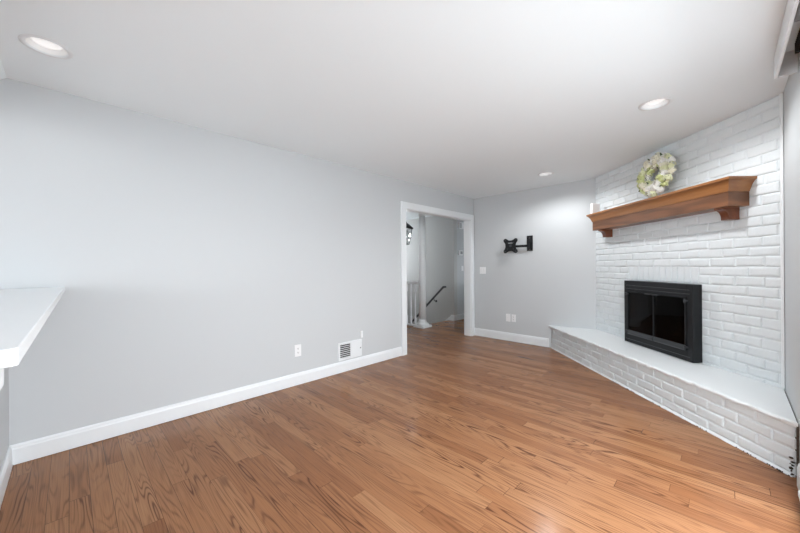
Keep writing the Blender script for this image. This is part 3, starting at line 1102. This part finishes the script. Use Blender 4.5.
ln = thing('hanging_lantern', 'black metal and glass lantern hanging in the hall left of column', 'lantern', (-4.20, 4.37, 1.62))
bm = bmesh.new()      # four-sided roof
lathe(bm, [(0.150, 0.315), (0.148, 0.330), (0.085, 0.385), (0.035, 0.425), (0.018, 0.45)], 4, Matrix.Rotation(PI / 4, 4, 'Z'))
obj('roof_cap', bm, M_BLACK, ln)
bm = bmesh.new()
for q in range(4):
    a = PI / 4 + q * PI / 2
    tube(bm, (0.07 * math.cos(a), 0.07 * math.sin(a), 0.03), (0.125 * math.cos(a), 0.125 * math.sin(a), 0.32), 0.007, 6)
    a2 = a + PI / 2
    for r_, z_ in ((0.07, 0.03), (0.125, 0.316)):
        tube(bm, (r_ * math.cos(a), r_ * math.sin(a), z_), (r_ * math.cos(a2), r_ * math.sin(a2), z_), 0.007, 6)
tube(bm, (0, 0, 0.0), (0, 0, 0.03), 0.012, 10)
lathe(bm, [(0.070, 0.022), (0.070, 0.032)], 4, Matrix.Rotation(PI / 4, 4, 'Z'))
obj('frame', bm, M_BLACK, ln)
bm = bmesh.new()
lathe(bm, [(0.066, 0.034), (0.120, 0.313)], 4, Matrix.Rotation(PI / 4, 4, 'Z'), cap=False)
obj('glass', bm, M_CLEAR, ln)
bm = bmesh.new()
lathe(bm, [(0.011, 0.10), (0.011, 0.19)], 10, cap=True)
obj('candle_bulb', bm, M_LENS, ln)
l = bpy.data.lights.new('lantern_light', 'POINT')
l.energy, l.shadow_soft_size = 3.0, 0.03
lo = bpy.data.objects.new('lantern_light', l)
C.objects.link(lo)
lo.parent = ln
lo.location = (0, 0, 0.22)
bm = bmesh.new()
zc = 0.45
i = 0
while zc < H - 1.62 - 0.03:
    rot = Matrix.Rotation(PI / 2 * (i % 2), 4, 'Z')
    mt2 = Matrix.Translation((0, 0, zc + 0.018)) @ rot @ Matrix.Rotation(PI / 2, 4, 'X')
    for k_ in range(10):
        a, b_ = 2 * PI * k_ / 10, 2 * PI * (k_ + 1) / 10
        tube(bm, mt2 @ Vector((0.012 * math.cos(a), 0.02 * math.sin(a), 0)), mt2 @ Vector((0.012 * math.cos(b_), 0.02 * math.sin(b_), 0)), 0.0035, 5)
    zc += 0.031
    i += 1
lathe(bm, [(0.055, H - 1.62 - 0.02), (0.06, H - 1.62)], 20)
tube(bm, (0, 0, H - 1.62 - 0.05), (0, 0, H - 1.62 - 0.02), 0.008, 8)
obj('chain', bm, M_BLACK, ln)

# ------------------------------------------------------------------ cornice box above the side window
cb_ = thing('window_cornice', 'white cornice box at the ceiling over the right wall', 'valance', (XR, 2.883, H))
bm = bmesh.new()
CP, CHh = 0.087, 0.130
bx(bm, (-CP, -2.75, -CHh), (-CP + 0.014, 0.0, 0))
bx(bm, (-CP + 0.014, -0.014, -CHh), (0, 0.0, 0))
bx(bm, (-CP + 0.014, -2.75, -CHh), (0, -2.736, 0))
obj('board', bm, M_TRIM, cb_, bevel=0.002)
bm = bmesh.new()
bx(bm, (-0.050, -2.70, -0.030), (-0.016, -0.40, 0))
obj('track', bm, M_LGREY, cb_)
bm = bmesh.new()
for i in range(3):
    bx(bm, (-0.070, -0.10 - 0.16 * i, -0.03), (-0.052, -0.07 - 0.16 * i, 0))
obj('bracket', bm, M_TRIM, cb_)
bm = bmesh.new()
for i in range(10):
    bx(bm, (-0.022, -0.13 - 0.022 * i, -0.070), (-0.004, -0.122 - 0.022 * i, -0.012))
obj('blind_stack', bm, M_DARK, cb_)
